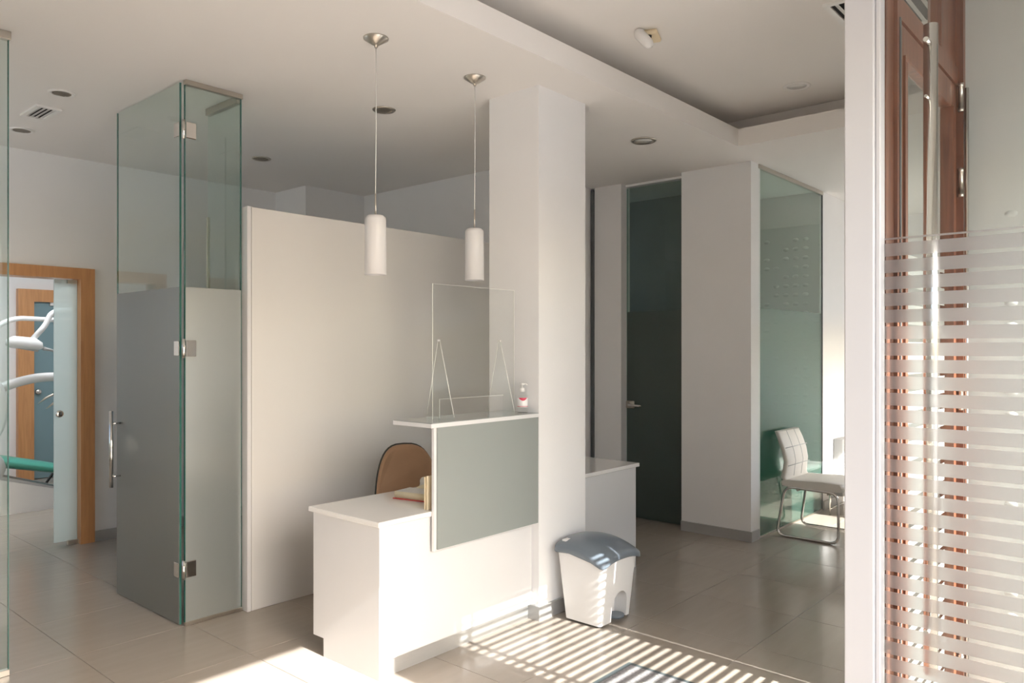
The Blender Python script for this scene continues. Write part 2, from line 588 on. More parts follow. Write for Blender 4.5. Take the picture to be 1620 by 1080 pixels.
# window of the waiting corner
wn = struct('window_1', MB().box(6.85, 9.30, 0.63, 0.69, 0.98, 1.03).box(6.85, 9.30, 0.63, 0.69, 1.90, 1.95)
            .box(6.85, 6.90, 0.63, 0.69, 1.03, 1.90).box(9.25, 9.30, 0.63, 0.69, 1.03, 1.90).box(8.05, 8.10, 0.63, 0.69, 1.03, 1.90), M['white_pl'])
B(6.85, 9.30, 0.655, 0.661, 1.95, 2.18).build('fill_pane', M['film_door'], wn)  # unseen scattering pane, added to spread sunlight onto the pier and ceiling
B(6.90, 8.05, 0.655, 0.661, 1.03, 1.90).build('pane', M['glass_clear'], wn)
B(8.10, 9.25, 0.655, 0.661, 1.03, 1.90).build('pane', M['glass_clear'], wn)
struct('wall_end', B(9.7, 9.9, YW, 2.75, 0, H), M['wall'])
# wall right of the office glass
struct('wall_waiting', B(7.72, 9.9, 2.69, 2.85, 0, H), M['wall'])
# right pillar and the wall strip, door lining on its left
rp = struct('wall_pier', MB().box(6.06, 6.24, 2.69, 3.33, 0, H), M['wall'])
struct('wall_hall', MB().box(6.10, 6.25, 3.985, 4.29, 0, H).box(6.18, 6.25, 3.33, 3.985, 3.13, H), M['wall'])
struct('trim_2', B(6.08, 6.25, 4.29, 4.32, 0, H - 0.02), M['seal'])
struct('wall_middle', MB().box(4.87, 6.25, 4.33, 4.45, 0, H).box(4.87, 4.97, 4.45, YB + 0.1, 0, H), M['wall'])
# skirting
struct('baseboard_pier', MB().box(6.046, 6.06, 2.676, 3.33, 0, 0.085).box(6.06, 6.20, 2.676, 2.69, 0, 0.085), M['skirt'])
struct('baseboard_hall', B(6.086, 6.10, 3.985, 4.29, 0, 0.085), M['skirt'])
struct('baseboard_waiting', B(7.74, 9.7, 2.676, 2.69, 0, 0.085), M['skirt'])

# pillar with skirting
struct('wall_pillar', B(3.49, 3.955, 2.853, 3.25, 0, H), M['wall'])
struct('baseboard_pillar', MB().box(3.476, 3.969, 2.839, 2.853, 0, 0.085).box(3.476, 3.49, 2.853, 2.925, 0, 0.085).box(3.955, 3.969, 2.853, 3.02, 0, 0.085), M['skirt'])

# office behind the glass: relief wall, dividing wall, dark room behind the dark door
struct('wall_office', MB().box(7.72, 7.85, 2.85, 5.3, 0, H).box(6.24, 7.08, 5.2, 5.3, 0, H).box(7.08, 7.70, 5.2, 5.3, 0, 0.9).box(7.08, 7.70, 5.2, 5.3, 2.7, H).box(7.70, 7.72, 3.50, 5.2, 0, H), M['gray_room'])
w2 = struct('fill_window_2', MB().box(7.08, 7.70, 5.22, 5.27, 0.9, 0.95).box(7.08, 7.70, 5.22, 5.27, 2.65, 2.7).box(7.08, 7.13, 5.22, 5.27, 0.95, 2.65).box(7.65, 7.70, 5.22, 5.27, 0.95, 2.65), M['white_pl'])  # unseen window added to let daylight into the office
B(7.13, 7.65, 5.24, 5.246, 0.95, 2.65).build('pane', M['glass_clear'], w2)
struct('wall_dark_room', MB().box(6.24, 7.05, 3.34, 3.42, 0, H).box(6.95, 7.05, 3.42, 5.2, 0, H)
       .box(6.25, 6.95, 5.1, 5.2, 0, H), M['dark_wall'])
# raised relief studs on the office wall
def studs(mb, plane, x, ys, zs, face, seed, sy=0.072, sz=0.05, dep=0.014, lo=0.0, hi=3.1):
    rnd = random.Random(seed)
    z = zs[0]
    while z < zs[1]:
        y = ys[0] + rnd.choice((0, 0.1))
        while y < ys[1]:
            run = rnd.choice((2, 3, 3, 4))
            for _ in range(run):
                if y + sy < ys[1]:
                    cy_, cz_ = y + sy / 2, z + sz / 2
                    ring = [(x, cy_ + sy / 2 * math.cos(a), cz_ + sz / 2 * math.sin(a)) for a in [k * PI / 4 + PI / 8 for k in range(8)]]
                    ring2 = [(x + face * dep, cy_ + sy / 3.4 * math.cos(a), cz_ + sz / 3.4 * math.sin(a)) for a in [k * PI / 4 + PI / 8 for k in range(8)]]
                    mb.add(ring + ring2, [(k, (k + 1) % 8, 8 + (k + 1) % 8, 8 + k) for k in range(8)] + [tuple(range(8, 16))], True)
                y += 0.1
            y += 0.1 * rnd.choice((1, 1, 2))
        z += 0.092
    return mb
rel = tag(B(7.70, 7.72, 2.705, 3.50, 0.0, H).build('relief_panel', M['relief']), None, None, kind='structure')
rel.name = 'trim_3'
tag(studs(MB(), 0, 7.70, (2.715, 3.49), (0.1, 2.75), -1, 3, sy=0.066, sz=0.040, dep=0.013).build('relief_stud', M['relief'], rel), kind='stuff')
rel2 = struct('trim_4', B(3.725, 3.74, -0.2, 0.70, 0.0, HC), M['niche'])
tag(studs(MB(), 0, 3.725, (-0.19, 0.66), (0.3, 2.4), -1, 5, sy=0.05, sz=0.03, dep=0.003).build('relief_stud', M['niche'], rel2), kind='stuff')

# corridor back wall with the opening to the surgery, box-out at right
wb = MB()
wb.box(0.10, 1.12, YB, YB + 0.14, 0, H)
wb.box(1.12, 2.38, YB, YB + 0.14, 2.17, H)
wb.box(2.38, 4.97, YB, YB + 0.14, 0, H)
wb.box(4.18, 4.87, 6.28, YB, 0, H)
struct('wall_back', wb, M['wall'])
struct('baseboard_back', B(2.49, 4.18, YB - 0.014, YB, 0, 0.085), M['skirt'])
# surgery shell
ws = MB()
ws.box(0.2, 5.2, 10.6, 10.75, 0, 3.0)
ws.box(0.2, 0.3, YB + 0.14, 10.6, 0, 3.0)
ws.box(5.1, 5.2, YB + 0.14, 10.6, 0, 3.0)
struct('wall_surgery', ws, M['wall'])

# street outside
struct('ground', MB().box(-40, 50, -40, -0.5, -0.14, -0.02).box(-40, -1.8, -0.5, 40, -0.14, -0.02).box(-1.8, 0.1, 4.5, 40, -0.14, -0.02), M['pave'])

# ------------------------------------------------------------------ door to the surgery: beech frame and frosted sliding leaf
d1 = struct('door_1', MB().box(2.378, 2.485, YB - 0.03, YB + 0.16, 0, 2.255).box(1.12, 2.38, YB - 0.03, YB + 0.16, 2.165, 2.255)
            .box(1.02, 1.12, YB - 0.03, YB + 0.16, 0, 2.255), M['wood_orange'])
B(2.205, 2.378, YB + 0.05, YB + 0.06, 0.03, 2.16).build('glass_leaf', M['frost_pale'], d1)
MB().lathe([(0.0, 0.0), (0.024, 0.0), (0.03, 0.006), (0.03, 0.012), (0.02, 0.014), (0.0, 0.010)], (2.245, YB + 0.052, 1.07), 24, axis=1).build('door_pull', M['steel'], d1).location = (0, -0.012, 0)
MB().box(2.30, 2.38, YB + 0.02, YB + 0.05, 0.0, 0.035).build('floor_guide', M['brushed'], d1)
MB().box(2.30, 2.37, YB + 0.035, YB + 0.05, 2.13, 2.16).build('top_guide', M['brushed'], d1)
# door at the far end of the surgery
d2 = struct('door_2', MB().box(3.0, 3.17, 10.52, 10.60, 0, 2.32).box(3.17, 4.2, 10.52, 10.60, 2.17, 2.32).box(4.2, 4.37, 10.52, 10.60, 0, 2.32), M['wood_orange'])
B(3.17, 4.2, 10.56, 10.57, 0.01, 2.17).build('glass_leaf', mat('teal_blue_glass', (0.20, 0.30, 0.33), 0.2, noise=0.05, nscale=2), d2)
MB().lathe([(0, 0), (0.03, 0), (0.034, 0.02), (0.0, 0.035)], (3.22, 10.52, 1.07), 20, axis=1).build('door_knob', M['steel'], d2)
BB(3.35, 3.62, 10.535, 10.558, 2.13, 2.17, 0.003).build('hinge_plate', M['white_pl'], d2)

# ================================================================== GLASS SCREENS
def rail(x0, x1, y0, y1, z0, z1, par, name='channel', m='brushed'):
    return B(x0, x1, y0, y1, z0, z1).build(name, M[m], par)

# fixed pane at the corner, frosted below
g = thing('glass_screen', 'fixed glass pane between the hinged glass door and the cream partition, frosted below', 'glass screen', (2.06, YG, 0))
B(0.018, 0.362, 0.0, 0.010, 0.02, H - 0.025).build('glass_pane', M['glass'], g)
B(0.018, 0.362, -0.002, 0.0, 0.02, 1.955).build('frosted_film', M['frost_fix'], g)
BB(0.014, 0.372, -0.012, 0.02, H - 0.03, H, 0.002).build('ceiling_channel', M['brushed'], g)
BB(0.014, 0.372, -0.008, 0.016, 0.0, 0.022, 0.002).build('floor_channel', M['brushed'], g)
B(0.3625, 0.3665, -0.001, 0.011, 0.02, H - 0.03).build('edge', M['glass_edge'], g)
B(0.0135, 0.0175, -0.001, 0.011, 0.02, H - 0.03).build('edge', M['glass_edge'], g)

# second pane running back from the partition end
g = thing('glass_screen', 'short clear glass pane running back behind the cream partition end', 'glass screen', (2.428, YG + 0.02, 0))
B(0.0, 0.010, 0.02, 0.40, 0.02, H - 0.03).build('glass_pane', M['glass'], g)
BB(-0.012, 0.022, 0.02, 0.41, H - 0.045, H, 0.002).build('ceiling_channel', M['brushed'], g)
BB(-0.005, 0.015, 0.40, 0.412, 0.0, 2.45, 0.002).build('edge_post', M['brushed'], g)
BB(-0.008, 0.018, 0.02, 0.41, 0.0, 0.02, 0.002).build('floor_channel', M['brushed'], g)

# hinged glass door standing open, seen from the hall
g = thing('glass_door', 'tall open glass door with a steel bar handle, frosted lower part', 'glass door', (2.055, YG + 0.012, 0))
B(-0.005, 0.005, 0.005, 0.875, 0.012, H - 0.02).build('glass_pane', M['glass'], g)
B(-0.0075, -0.005, 0.005, 0.875, 0.012, 1.955).build('frosted_film', M['frost'], g)
B(-0.005, 0.005, 0.0005, 0.0045, 0.012, H - 0.02).build('edge', M['glass_edge'], g)
B(-0.005, 0.005, 0.8755, 0.879, 0.012, H - 0.02).build('edge', M['glass_edge'], g)
h = MB().tube([(-0.065, 0.815, 0.71), (-0.065, 0.815, 1.20)], 0.0125, 20).build('bar_handle', M['steel'], g)
MB().tube([(-0.065, 0.815, 0.78), (-0.008, 0.815, 0.78)], 0.006, 12).build('handle_post', M['steel'], h)
MB().tube([(-0.065, 0.815, 1.12), (-0.008, 0.815, 1.12)], 0.006, 12).build('handle_post', M['steel'], h)
for z in (0.325, 1.60, 2.86):
    hg = BB(-0.016, -0.008, -0.004, 0.052, z - 0.042, z + 0.042, 0.002).build('hinge', M['steel'], g)
    BB(0.022, 0.082, -0.026, -0.0155, z - 0.047, z + 0.047, 0.003).build('hinge_plate', M['steel'], hg)
    MB().lathe([(0.009, -0.055), (0.009, 0.055)], (0.008, -0.020, z), 14).build('hinge_pin', M['steel'], hg)

# glass at the left edge of the picture
g = thing('glass_screen', 'clear glass pane cut by the left edge of the photo, across the corridor', 'glass screen', (1.19, YG, 0))
B(-1.06, 0.0, 0.0, 0.010, 0.03, H - 0.03).build('glass_pane', M['glass'], g)
BB(-1.06, 0.012, -0.014, 0.024, H - 0.04, H, 0.002).build('ceiling_channel', M['brushed'], g)
BB(-1.06, 0.006, -0.010, 0.020, 0.0, 0.03, 0.002).build('floor_channel', M['brushed'], g)
B(0.0005, 0.0045, -0.001, 0.011, 0.03, H - 0.04).build('edge', M['glass_edge'], g)

# cream partition behind the desk
g = thing('partition', 'cream room-divider panel standing behind the reception desk', 'partition', (2.432, 4.272, 0))
BB(0.03, 2.42, 0.0, 0.06, 0.0, 2.462, 0.002).build('panel', M['part'], g)
BB(0.0, 0.026, -0.003, 0.063, 0.0, 2.465, 0.002).build('end_post', M['lam'], g)

# dark glass door at the right
g = thing('glass_door', 'dark glass door with a steel lever handle beside the white pier', 'glass door', (6.19, 3.33, 0))
B(0.0, 0.010, 0.012, 0.645, 0.012, 3.115).build('glass_pane', M['glass_dark'], g)
B(-0.002, 0.0, 0.012, 0.645, 0.012, 1.945).build('frosted_film', M['frost_dark'], g)
B(-0.001, 0.011, 0.6455, 0.651, 0.012, 3.115).build('edge', mat('pale_glass_edge', (0.34, 0.47, 0.43), 0.2, noise=0.05, nscale=6), g)
for z in (0.325, 1.595, 2.87):
    hp = BB(-0.014, -0.002, 0.004, 0.052, z - 0.042, z + 0.042, 0.002).build('hinge', M['steel'], g)
    B(-0.0155, -0.014, 0.010, 0.026, z - 0.022, z + 0.022).build('hinge_slot', M['black'], hp)
lv = MB().bbox(-0.022, -0.002, 0.56, 0.648, 1.035, 1.105, 0.008, 2).build('lock_case', M['brushed'], g)
MB().tube(fillet([(-0.02, 0.60, 1.07), (-0.062, 0.60, 1.07), (-0.066, 0.47, 1.066), (-0.06, 0.455, 1.066)], 0.02), 0.010, 12).build('lever', M['steel'], lv)
MB().lathe([(0.0, 0), (0.026, 0.0), (0.026, 0.008), (0.0, 0.009)], (-0.030, 0.60, 1.07), 20, axis=0).build('rose', M['brushed'], lv)

# office glass panel behind the waiting chair
g = thing('glass_screen', 'greenish full-height office glass panel behind the white waiting chair', 'glass screen', (6.205, 2.69, 0))
B(0.0, 1.512, 0.0, 0.010, 0.012, H - 0.035).build('glass_pane', M['glass_office'], g)
B(0.0, 1.512, 0.0105, 0.012, 0.012, 1.945).build('frosted_film', M['frost_teal'], g)
BB(0.0, 1.517, -0.010, 0.02, H - 0.035, H, 0.002).build('ceiling_channel', M['brushed'], g)
BB(1.5125, 1.52, -0.004, 0.014, 0.0, H - 0.036, 0.001).build('edge', M['seal'], g)
BB(0.0, 1.512, -0.003, 0.013, 0.0, 0.012, 0.001).build('floor_channel', M['brushed'], g)

# ================================================================== ENTRANCE NICHE: white post, striped side pane, wooden door
struct('trim_5', MB().bbox(2.628, 2.70, 0.752, 0.845, 0, HC, 0.004).bbox(2.640, 2.70, 0.736, 0.752, 0, HC, 0.003), M['post'])
g = thing('glass_screen', 'side pane of the entrance with white frosted horizontal stripes', 'glass screen', (2.676, 0, 0))
B(0.0, 0.010, -0.19, 0.735, 0.0, HC - 0.03).build('glass_pane', M['glass_clear'], g)
pf = 0.0537
strip_me = B(-0.0018, -0.0002, -0.19, 0.733, 0.0, pf - 0.0125).mesh('film_stripe', M['film'])
for k in range(36):
    o = bpy.data.objects.new('film_stripe', strip_me)
    COL.objects.link(o)
    o.parent = g
    o.location = (0, 0, 1.94 - pf * (k + 1) + 0.0125)
B(-0.0018, -0.0002, -0.19, 0.733, 1.952, 1.958).build('film_line', M['film'], g)
# pull bar on the far side of that pane
hb = MB().tube([(0.075, 0.615, 0.55), (0.075, 0.615, 2.645)], 0.0215, 28).build('pull_bar', M['steel'], g)
MB().tube([(0.012, 0.615, 2.58), (0.075, 0.615, 2.58)], 0.008, 12).build('bar_bracket', M['steel'], hb)
MB().tube([(0.012, 0.615, 2.40), (0.075, 0.615, 2.40)], 0.005, 12).build('bar_bracket', M['steel'], hb)
MB().tube([(0.012, 0.615, 0.70), (0.075, 0.615, 0.70)], 0.008, 12).build('bar_bracket', M['steel'], hb)

# wooden front: frame
fr = MB()
fr.box(2.775, 2.798, YW, YW + 0.07, 0, HC)
fr.box(3.685, 3.74, YW - 0.02, YW + 0.06, 0, HC)
fr.box(2.798, 3.685, YW, YW + 0.07, 2.715, 2.79)
fr.box(2.798, 2.87, YW + 0.01, YW + 0.06, 2.79, HC)
fr.box(3.44, 3.685, YW + 0.01, YW + 0.06, 2.79, HC)
fr.box(2.87, 3.44, YW + 0.01, YW + 0.06, 3.10, HC)
d3 = struct('door_3', fr, M['wood_red'])
B(2.687, 2.775, YW + 0.012, YW + 0.06, 0, HC).build('side_panel', M['wood_red'], d3)
B(2.87, 3.44, YW + 0.03, YW + 0.036, 2.79, 3.10).build('transom_pane', M['glass_clear'], d3)
B(2.798, 2.810, YW - 0.004, YW + 0.03, 0, 2.715).build('weather_seal', M['seal'], d3)
lf = MB()
lf.bbox(2.924, 2.955, YW + 0.012, YW + 0.05, 0.10, 2.61, 0.002)
lf.bbox(2.812, 2.862, YW + 0.005, YW + 0.05, 0.01, 2.71, 0.003)
lf.bbox(3.60, 3.68, YW + 0.005, YW + 0.05, 0.01, 2.71, 0.003)
lf.bbox(2.862, 3.60, YW + 0.005, YW + 0.05, 2.605, 2.71, 0.003)
lf.bbox(2.862, 3.60, YW + 0.005, YW + 0.05, 0.01, 0.10, 0.003)
lf.box(2.862, 2.868, YW - 0.003, YW + 0.045, 0.10, 2.605)
lf.box(3.592, 3.60, YW - 0.003, YW + 0.045, 0.10, 2.605)
leaf = lf.build('door_leaf', M['wood_red'], d3)
B(2.868, 3.592, YW + 0.025, YW + 0.031, 0.10, 2.605).build('pane', M['glass_clear'], leaf)
pd = 0.0453
fm = MB()
k = 0
while 1.94 - pd * (k + 1) > 0.1:
    z1 = 1.94 - pd * k
    fm.box(2.868, 3.592, YW + 0.0315, YW + 0.033, z1 - pd * 0.58, z1)
    k += 1
tag(fm.build('film_stripes', M['film_door'], leaf), kind='stuff')
for z in (0.35, 1.4, 2.30, 2.66):
    MB().lathe([(0.011, -0.06), (0.011, -0.045), (0.009, -0.045), (0.009, 0.045), (0.011, 0.045), (0.011, 0.06)], (3.682, YW - 0.012, z), 14).build('hinge', M['brushed'], d3)
MB().tube([(3.70, YW - 0.03, 0.1), (3.70, YW - 0.03, 2.70)], 0.008, 12).build('lock_rod', M['steel'], d3)

# ================================================================== RECEPTION DESK
dk = thing('reception_desk', 'white reception desk with a raised grey glass counter, left of the pillar', 'desk', (2.344, 2.905, 0))
# end panel with toe notch at the back
MB().prism([(0.0, 0.0), (0.455, 0.0), (0.455, 0.095), (0.545, 0.095), (0.545, 0.742), (0.0, 0.742)], 0, 0.0, 0.022).build('end_panel', M['lam'], dk)
B(0.022, 1.144, 0.0, 0.02, 0.088, 0.742).build('front_panel', M['lam'], dk)
B(0.022, 1.132, 0.02, 0.032, 0.0, 0.088).build('plinth', M['alu'], dk)
B(0.022, 1.144, 0.45, 0.545, 0.68, 0.742).build('rear_rail', M['lam'], dk)
BB(-0.018, 1.146, -0.018, 0.565, 0.742, 0.768, 0.003).build('worktop', M['top'], dk)
# raised counter
rc = BB(0.322, 1.144, -0.038, -0.018, 0.565, 1.196, 0.002).build('counter_front', M['lam'], dk)
B(0.338, 1.144, -0.049, -0.0385, 0.575, 1.205).build('glass_face', M['hutch'], rc)
sh = MB().prism([(0.29, -0.052), (1.1455, -0.052), (1.1455, 0.245), (0.29, 0.245)], 2, 1.197, 1.218).build('counter_top', M['lam'], dk)
B(0.293, 1.1455, -0.0515, 0.2445, 1.2182, 1.2215).build('glass_top', M['hutch'], sh)

# second desk unit right of the pillar
dk2 = thing('desk_unit', 'low white desk unit showing to the right of the pillar', 'desk', (3.972, 3.02, 0))
B(0.0, 0.845, 0.0, 0.02, 0.0, 0.735).build('front_panel', M['lam'], dk2)
B(0.823, 0.845, 0.02, 0.56, 0.0, 0.735).build('end_panel', M['lam'], dk2)
BB(0.0, 0.865, -0.02, 0.58, 0.735, 0.762, 0.003).build('worktop', M['top'], dk2)

# open book on the desk
bk = thing('open_book', 'open book with red cover and cream pages on the white worktop', 'book', (2.945, 3.21, 0.7685), math.radians(12))
BB(-0.17, 0.17, -0.125, 0.125, 0.0, 0.005, 0.0015).build('cover', M['red'], bk)
def pages(x0, x1, hgt):
    n = 10
    pts = [(x0 + (x1 - x0) * i / n, 0.0) for i in range(n + 1)]
    sgn = 1 if x1 > x0 else -1
    prof = [(x0 + (x1 - x0) * i / n, 0.005 + hgt * (0.35 + 0.65 * math.sin(PI * min(1, (i / n) * 1.6 + 0.05) * 0.5))) for i in range(n + 1)]
    return MB().prism([(x0, 0.005)] + prof + [(x1, 0.005)], 1, -0.118, 0.118, True)
pages(0.0, -0.162, 0.036).build('page_block', M['paper'], bk)
pages(0.0, 0.162, 0.03).build('page_block', M['paper'], bk)
MB().prism([(-0.158, 0.0413), (-0.03, 0.0413), (-0.03, 0.0418), (-0.158, 0.0418)], 1, -0.112, 0.112).build('page', M['page'], bk)
# rolled leaf of a second, paper-bound booklet
rb = thing('booklet', 'cream booklet with curled pages lying behind the open book', 'book', (3.24, 3.40, 0.7685), math.radians(8))
prof = [(-0.11, 0.0)] + arc(-0.08, 0.024, 0.024, PI * 1.15, PI * 0.5, 7) + [(0.05, 0.046), (0.12, 0.03), (0.12, 0.0)]
MB().prism(prof, 1, -0.07, 0.10, True).build('page_block', M['page'], rb)
BB(-0.10, 0.125, -0.072, 0.102, 0.0, 0.003, 0.001).build('cover', M['cream'], rb)
# cream folder standing against the raised counter
fo = thing('folder', 'cream card folder standing upright behind the raised counter edge', 'folder', (2.70, 2.935, 0.7685))
BB(-0.028, 0.20, -0.010, -0.003, 0.0, 0.175, 0.001).build('front_card', M['cream'], fo)
BB(-0.028, 0.20, 0.007, 0.014, 0.0, 0.168, 0.001).build('rear_card', M['cream'], fo)
B(-0.02, 0.195, -0.002, 0.006, 0.0, 0.16).build('sheets', M['paper'], fo)

# acrylic sneeze screen
sg = thing('sneeze_screen', 'clear acrylic sneeze screen on two triangular feet on the counter', 'screen', (2.80, 3.02, 1.2215))
L = 0.66
scr = MB().prism([(0, 0), (0.05, 0), (0.05, 0.105), (0.56, 0.105), (0.56, 0.0), (L, 0.0), (L, 0.725), (0, 0.725)], 1, 0.0, 0.004).build('sheet', M['acryl'], sg)
MB().box(-0.0012, 0.0, -0.0003, 0.0043, 0, 0.725).box(0.05, 0.0512, -0.0003, 0.0043, 0.0, 0.104).box(L, L + 0.0012, -0.0003, 0.0043, 0, 0.725).box(0.05, 0.56, -0.0003, 0.0043, 0.1038, 0.1052).box(0, L, -0.0003, 0.0043, 0.7252, 0.7262).build('sheet_edge', M['acryl_edge'], scr)
for x in (0.045, 0.53):
    ft = MB().prism([(-0.115, 0.0), (0.10, 0.0), (0.10, 0.012), (0.010, 0.42), (-0.004, 0.42), (-0.115, 0.012)], 0, x, x + 0.004).build('foot', M['acryl'], sg)
    e = MB()
    for a, b in (((-0.115, 0.012), (-0.004, 0.42)), ((0.10, 0.012), (0.010, 0.42))):
        e.tube([(x + 0.002, a[0], a[1]), (x + 0.002, b[0], b[1])], 0.0018, 6)
    e.box(x - 0.001, x + 0.005, -0.006, 0.012, 0.418, 0.426)
    e.build('foot_edge', M['acryl_edge'], ft)

# sanitiser bottle
bt = thing('sanitiser_bottle', 'clear pump bottle of hand gel with a red and white label', 'bottle', (3.437, 2.935, 1.2215))
MB().lathe([(0.0, 0.0), (0.029, 0.0), (0.032, 0.004), (0.032, 0.088), (0.030, 0.102), (0.020, 0.116), (0.013, 0.124), (0.013, 0.132)], (0, 0, 0), 28).build('bottle_body', M['gel'], bt)
def sleeve(r, z0f, z1f, a0, a1, n=24):
    vs, fs = [], []
    for i in range(n + 1):
        a = a0 + (a1 - a0) * i / n
        t = i / n
        vs += [(r * math.cos(a), r * math.sin(a), z0f(t)), (r * math.cos(a), r * math.sin(a), z1f(t))]
    for i in range(n):
        fs.append((2 * i, 2 * i + 2, 2 * i + 3, 2 * i + 1))
    return MB().add(vs, fs, True)
lb = sleeve(0.0324, lambda t: 0.034, lambda t: 0.088, -PI * 1.15, PI * 0.12).build('label', M['label'], bt)
sleeve(0.0327, lambda t: 0.088 - 0.016 * math.sin(PI * min(1, t * 1.4)), lambda t: 0.089, -PI * 1.0, -PI * 0.25).build('label_swoosh', M['label_red'], lb)
sleeve(0.0327, lambda t: 0.037, lambda t: 0.040, -PI * 1.15, PI * 0.12).build('label_line', M['label_red'], lb)
MB().lathe([(0.0145, 0.124), (0.0145, 0.144), (0.010, 0.147), (0.0045, 0.148), (0.0045, 0.165)], (0, 0, 0), 20).build('pump_collar', M['white_pl'], bt)
MB().bbox(-0.012, 0.012, -0.009, 0.009, 0.164, 0.175, 0.003, 2).tube([(0, 0, 0.170), (0.022, -0.006, 0.170), (0.033, -0.009, 0.163)], 0.0035, 8).build('pump_head', M['white_pl'], bt)

# desk chair, tan shell back above the desk
ch = thing('desk_chair', 'tan upholstered office chair with dark shell behind the desk', 'chair', (3.31, 3.80, 0), math.radians(-24))
def shell_outline(wd, z0, z1, n=28):
    pts = []
    for i in range(n + 1):
        a = PI * i / n
        ca, sa = math.cos(a), math.sin(a)
        x = wd * (abs(ca) ** 0.66) * (1 if ca > 0 else -1)
        z = z0 + (z1 - z0) * (abs(sa) ** 0.85)
        pts.append((x, z))
    return pts
def back_plate(wd, z0, z1, yf, yb, puff):
    rings = []
    for s, y in ((0.96, yf - puff), (1.0, yf), (1.0, yb), (0.97, yb + 0.004)):
        o = shell_outline(wd * s, z0, z0 + (z1 - z0) * s, 28)
        rings.append([(x, y - 0.05 * ((x / wd) ** 2) + 0.13 * max(0, (z - z0) / (z1 - z0)) * 0.6, z) for x, z in o])
    return MB().loft(rings)
back_plate(0.222, 0.47, 0.965, 0.0, 0.03, 0.012).build('back_pad', M['tan'], ch)
back_plate(0.229, 0.46, 0.972, 0.034, 0.046, 0.0).build('back_shell', M['shell'], ch)
MB().bbox(-0.24, 0.24, -0.42, 0.02, 0.43, 0.50, 0.03, 3).build('seat', M['tan'], ch)
MB().bbox(-0.22, 0.22, -0.40, 0.02, 0.405, 0.43, 0.01).build('seat_shell', M['shell'], ch)
MB().lathe([(0.03, 0.10), (0.03, 0.28), (0.018, 0.28), (0.018, 0.405)], (0, -0.2, 0), 16).build('gas_column', M['black'], ch)
for k in range(5):
    a = 2 * PI * k / 5 + 0.3
    dx, dy = math.cos(a), math.sin(a)
    lg = MB().tube([(0.02 * dx, -0.2 + 0.02 * dy, 0.12), (0.27 * dx, -0.2 + 0.27 * dy, 0.075)], [0.022, 0.014], 10).build('leg', M['steel'], ch)
    MB().lathe([(0.0, -0.02), (0.026, -0.02), (0.028, 0.0), (0.026, 0.02), (0.0, 0.02)], (0.27 * dx, -0.2 + 0.27 * dy, 0.028), 16, axis=0).build('caster', M['black'], lg)

# ================================================================== PENDANT LAMPS
def pendant(x, y, ztop, zbot, label):
    g = thing('pendant_lamp', label, 'lamp', (x, y, H), 0, 'pendant lamps over the desk')
    MB().lathe([(0.0, -0.048), (0.008, -0.048), (0.009, -0.038), (0.014, -0.036), (0.062, -0.006), (0.063, 0.0)], (0, 0, 0), 36).build('canopy', M['brushed'], g)
    MB().tube([(0, 0, -0.045), (0.001, 0, (ztop - H) / 2), (-0.003, 0, ztop - H + 0.11)], 0.0022, 8).build('cord', M['acryl_edge'], g)
    MB().tube([(-0.003, 0, ztop - H + 0.11), (-0.003, 0, ztop - H)], 0.0045, 10).build('stem', M['brushed'], g)
    t, b = ztop - H, zbot - H
    MB().lathe([(0.0, t + 0.002), (0.040, t + 0.001), (0.050, t - 0.008), (0.0525, t - 0.02), (0.0545, b), (0.0505, b), (0.049, t - 0.012), (0.0, t - 0.006)], (-0.003, 0, 0), 40).build('lamp_shade', M['opal'], g)
    MB().lathe([(0.0, b + 0.10), (0.022, b + 0.11), (0.028, b + 0.15), (0.014, b + 0.20), (0.014, t - 0.012)], (-0.003, 0, 0), 16).build('bulb', M['led'], g)
    return g
pendant(2.428, 3.035, 2.262, 1.968, 'white cylinder pendant lamp hanging over the low end of the desk')
pendant(3.155, 3.052, 2.283, 1.990, 'white cylinder pendant lamp hanging over the raised counter by the pillar')

# ================================================================== CEILING FITTINGS
def downlight(x, y, z, r, label, body='brushed', grille=True):
    g = thing('downlight', label, 'ceiling light', (x, y, z), 0, 'recessed ceiling downlights')
    MB().lathe([(r * 0.70, 0.0), (r * 0.72, -0.006), (r * 0.92, -0.009), (r, -0.003), (r, 0.0)], (0, 0, 0), 36).build('trim_ring', M[body], g)
    MB().lathe([(0.0, -0.003), (r * 0.70, -0.002), (r * 0.70, 0.0)], (0, 0, 0), 28).build('lens', M['led'] if not grille else M['dent_grey'], g)
    if grille:
        s = MB()
        for k in range(-3, 4):
            yk = k * r * 0.18
            wx = math.sqrt(max(0, (r * 0.68) ** 2 - yk ** 2))
            s.box(-wx, wx, yk - 0.0015, yk + 0.0015, -0.008, -0.003)
        s.build('louvre', M['brushed'], g)
    return g
downlight(4.94, 3.03, H, 0.095, 'round ceiling downlight right of the pillar', 'brushed', False)
downlight(3.19, 3.905, H, 0.075, 'round ceiling downlight directly behind the two pendant lamps')
downlight(3.35, 5.66, H, 0.075, 'round ceiling downlight in the shaded ceiling behind the partition')
downlight(1.69, 5.12, H, 0.075, 'round ceiling downlight in the corridor, in front of the air vent', 'white_pl', True)
downlight(1.79, 6.20, H, 0.080, 'round ceiling downlight in the corridor, behind the air vent', 'white_pl', True)
downlight(5.30, 2.02, HC, 0.092, 'round white ceiling downlight inside the raised ceiling tray', 'white_pl', False)

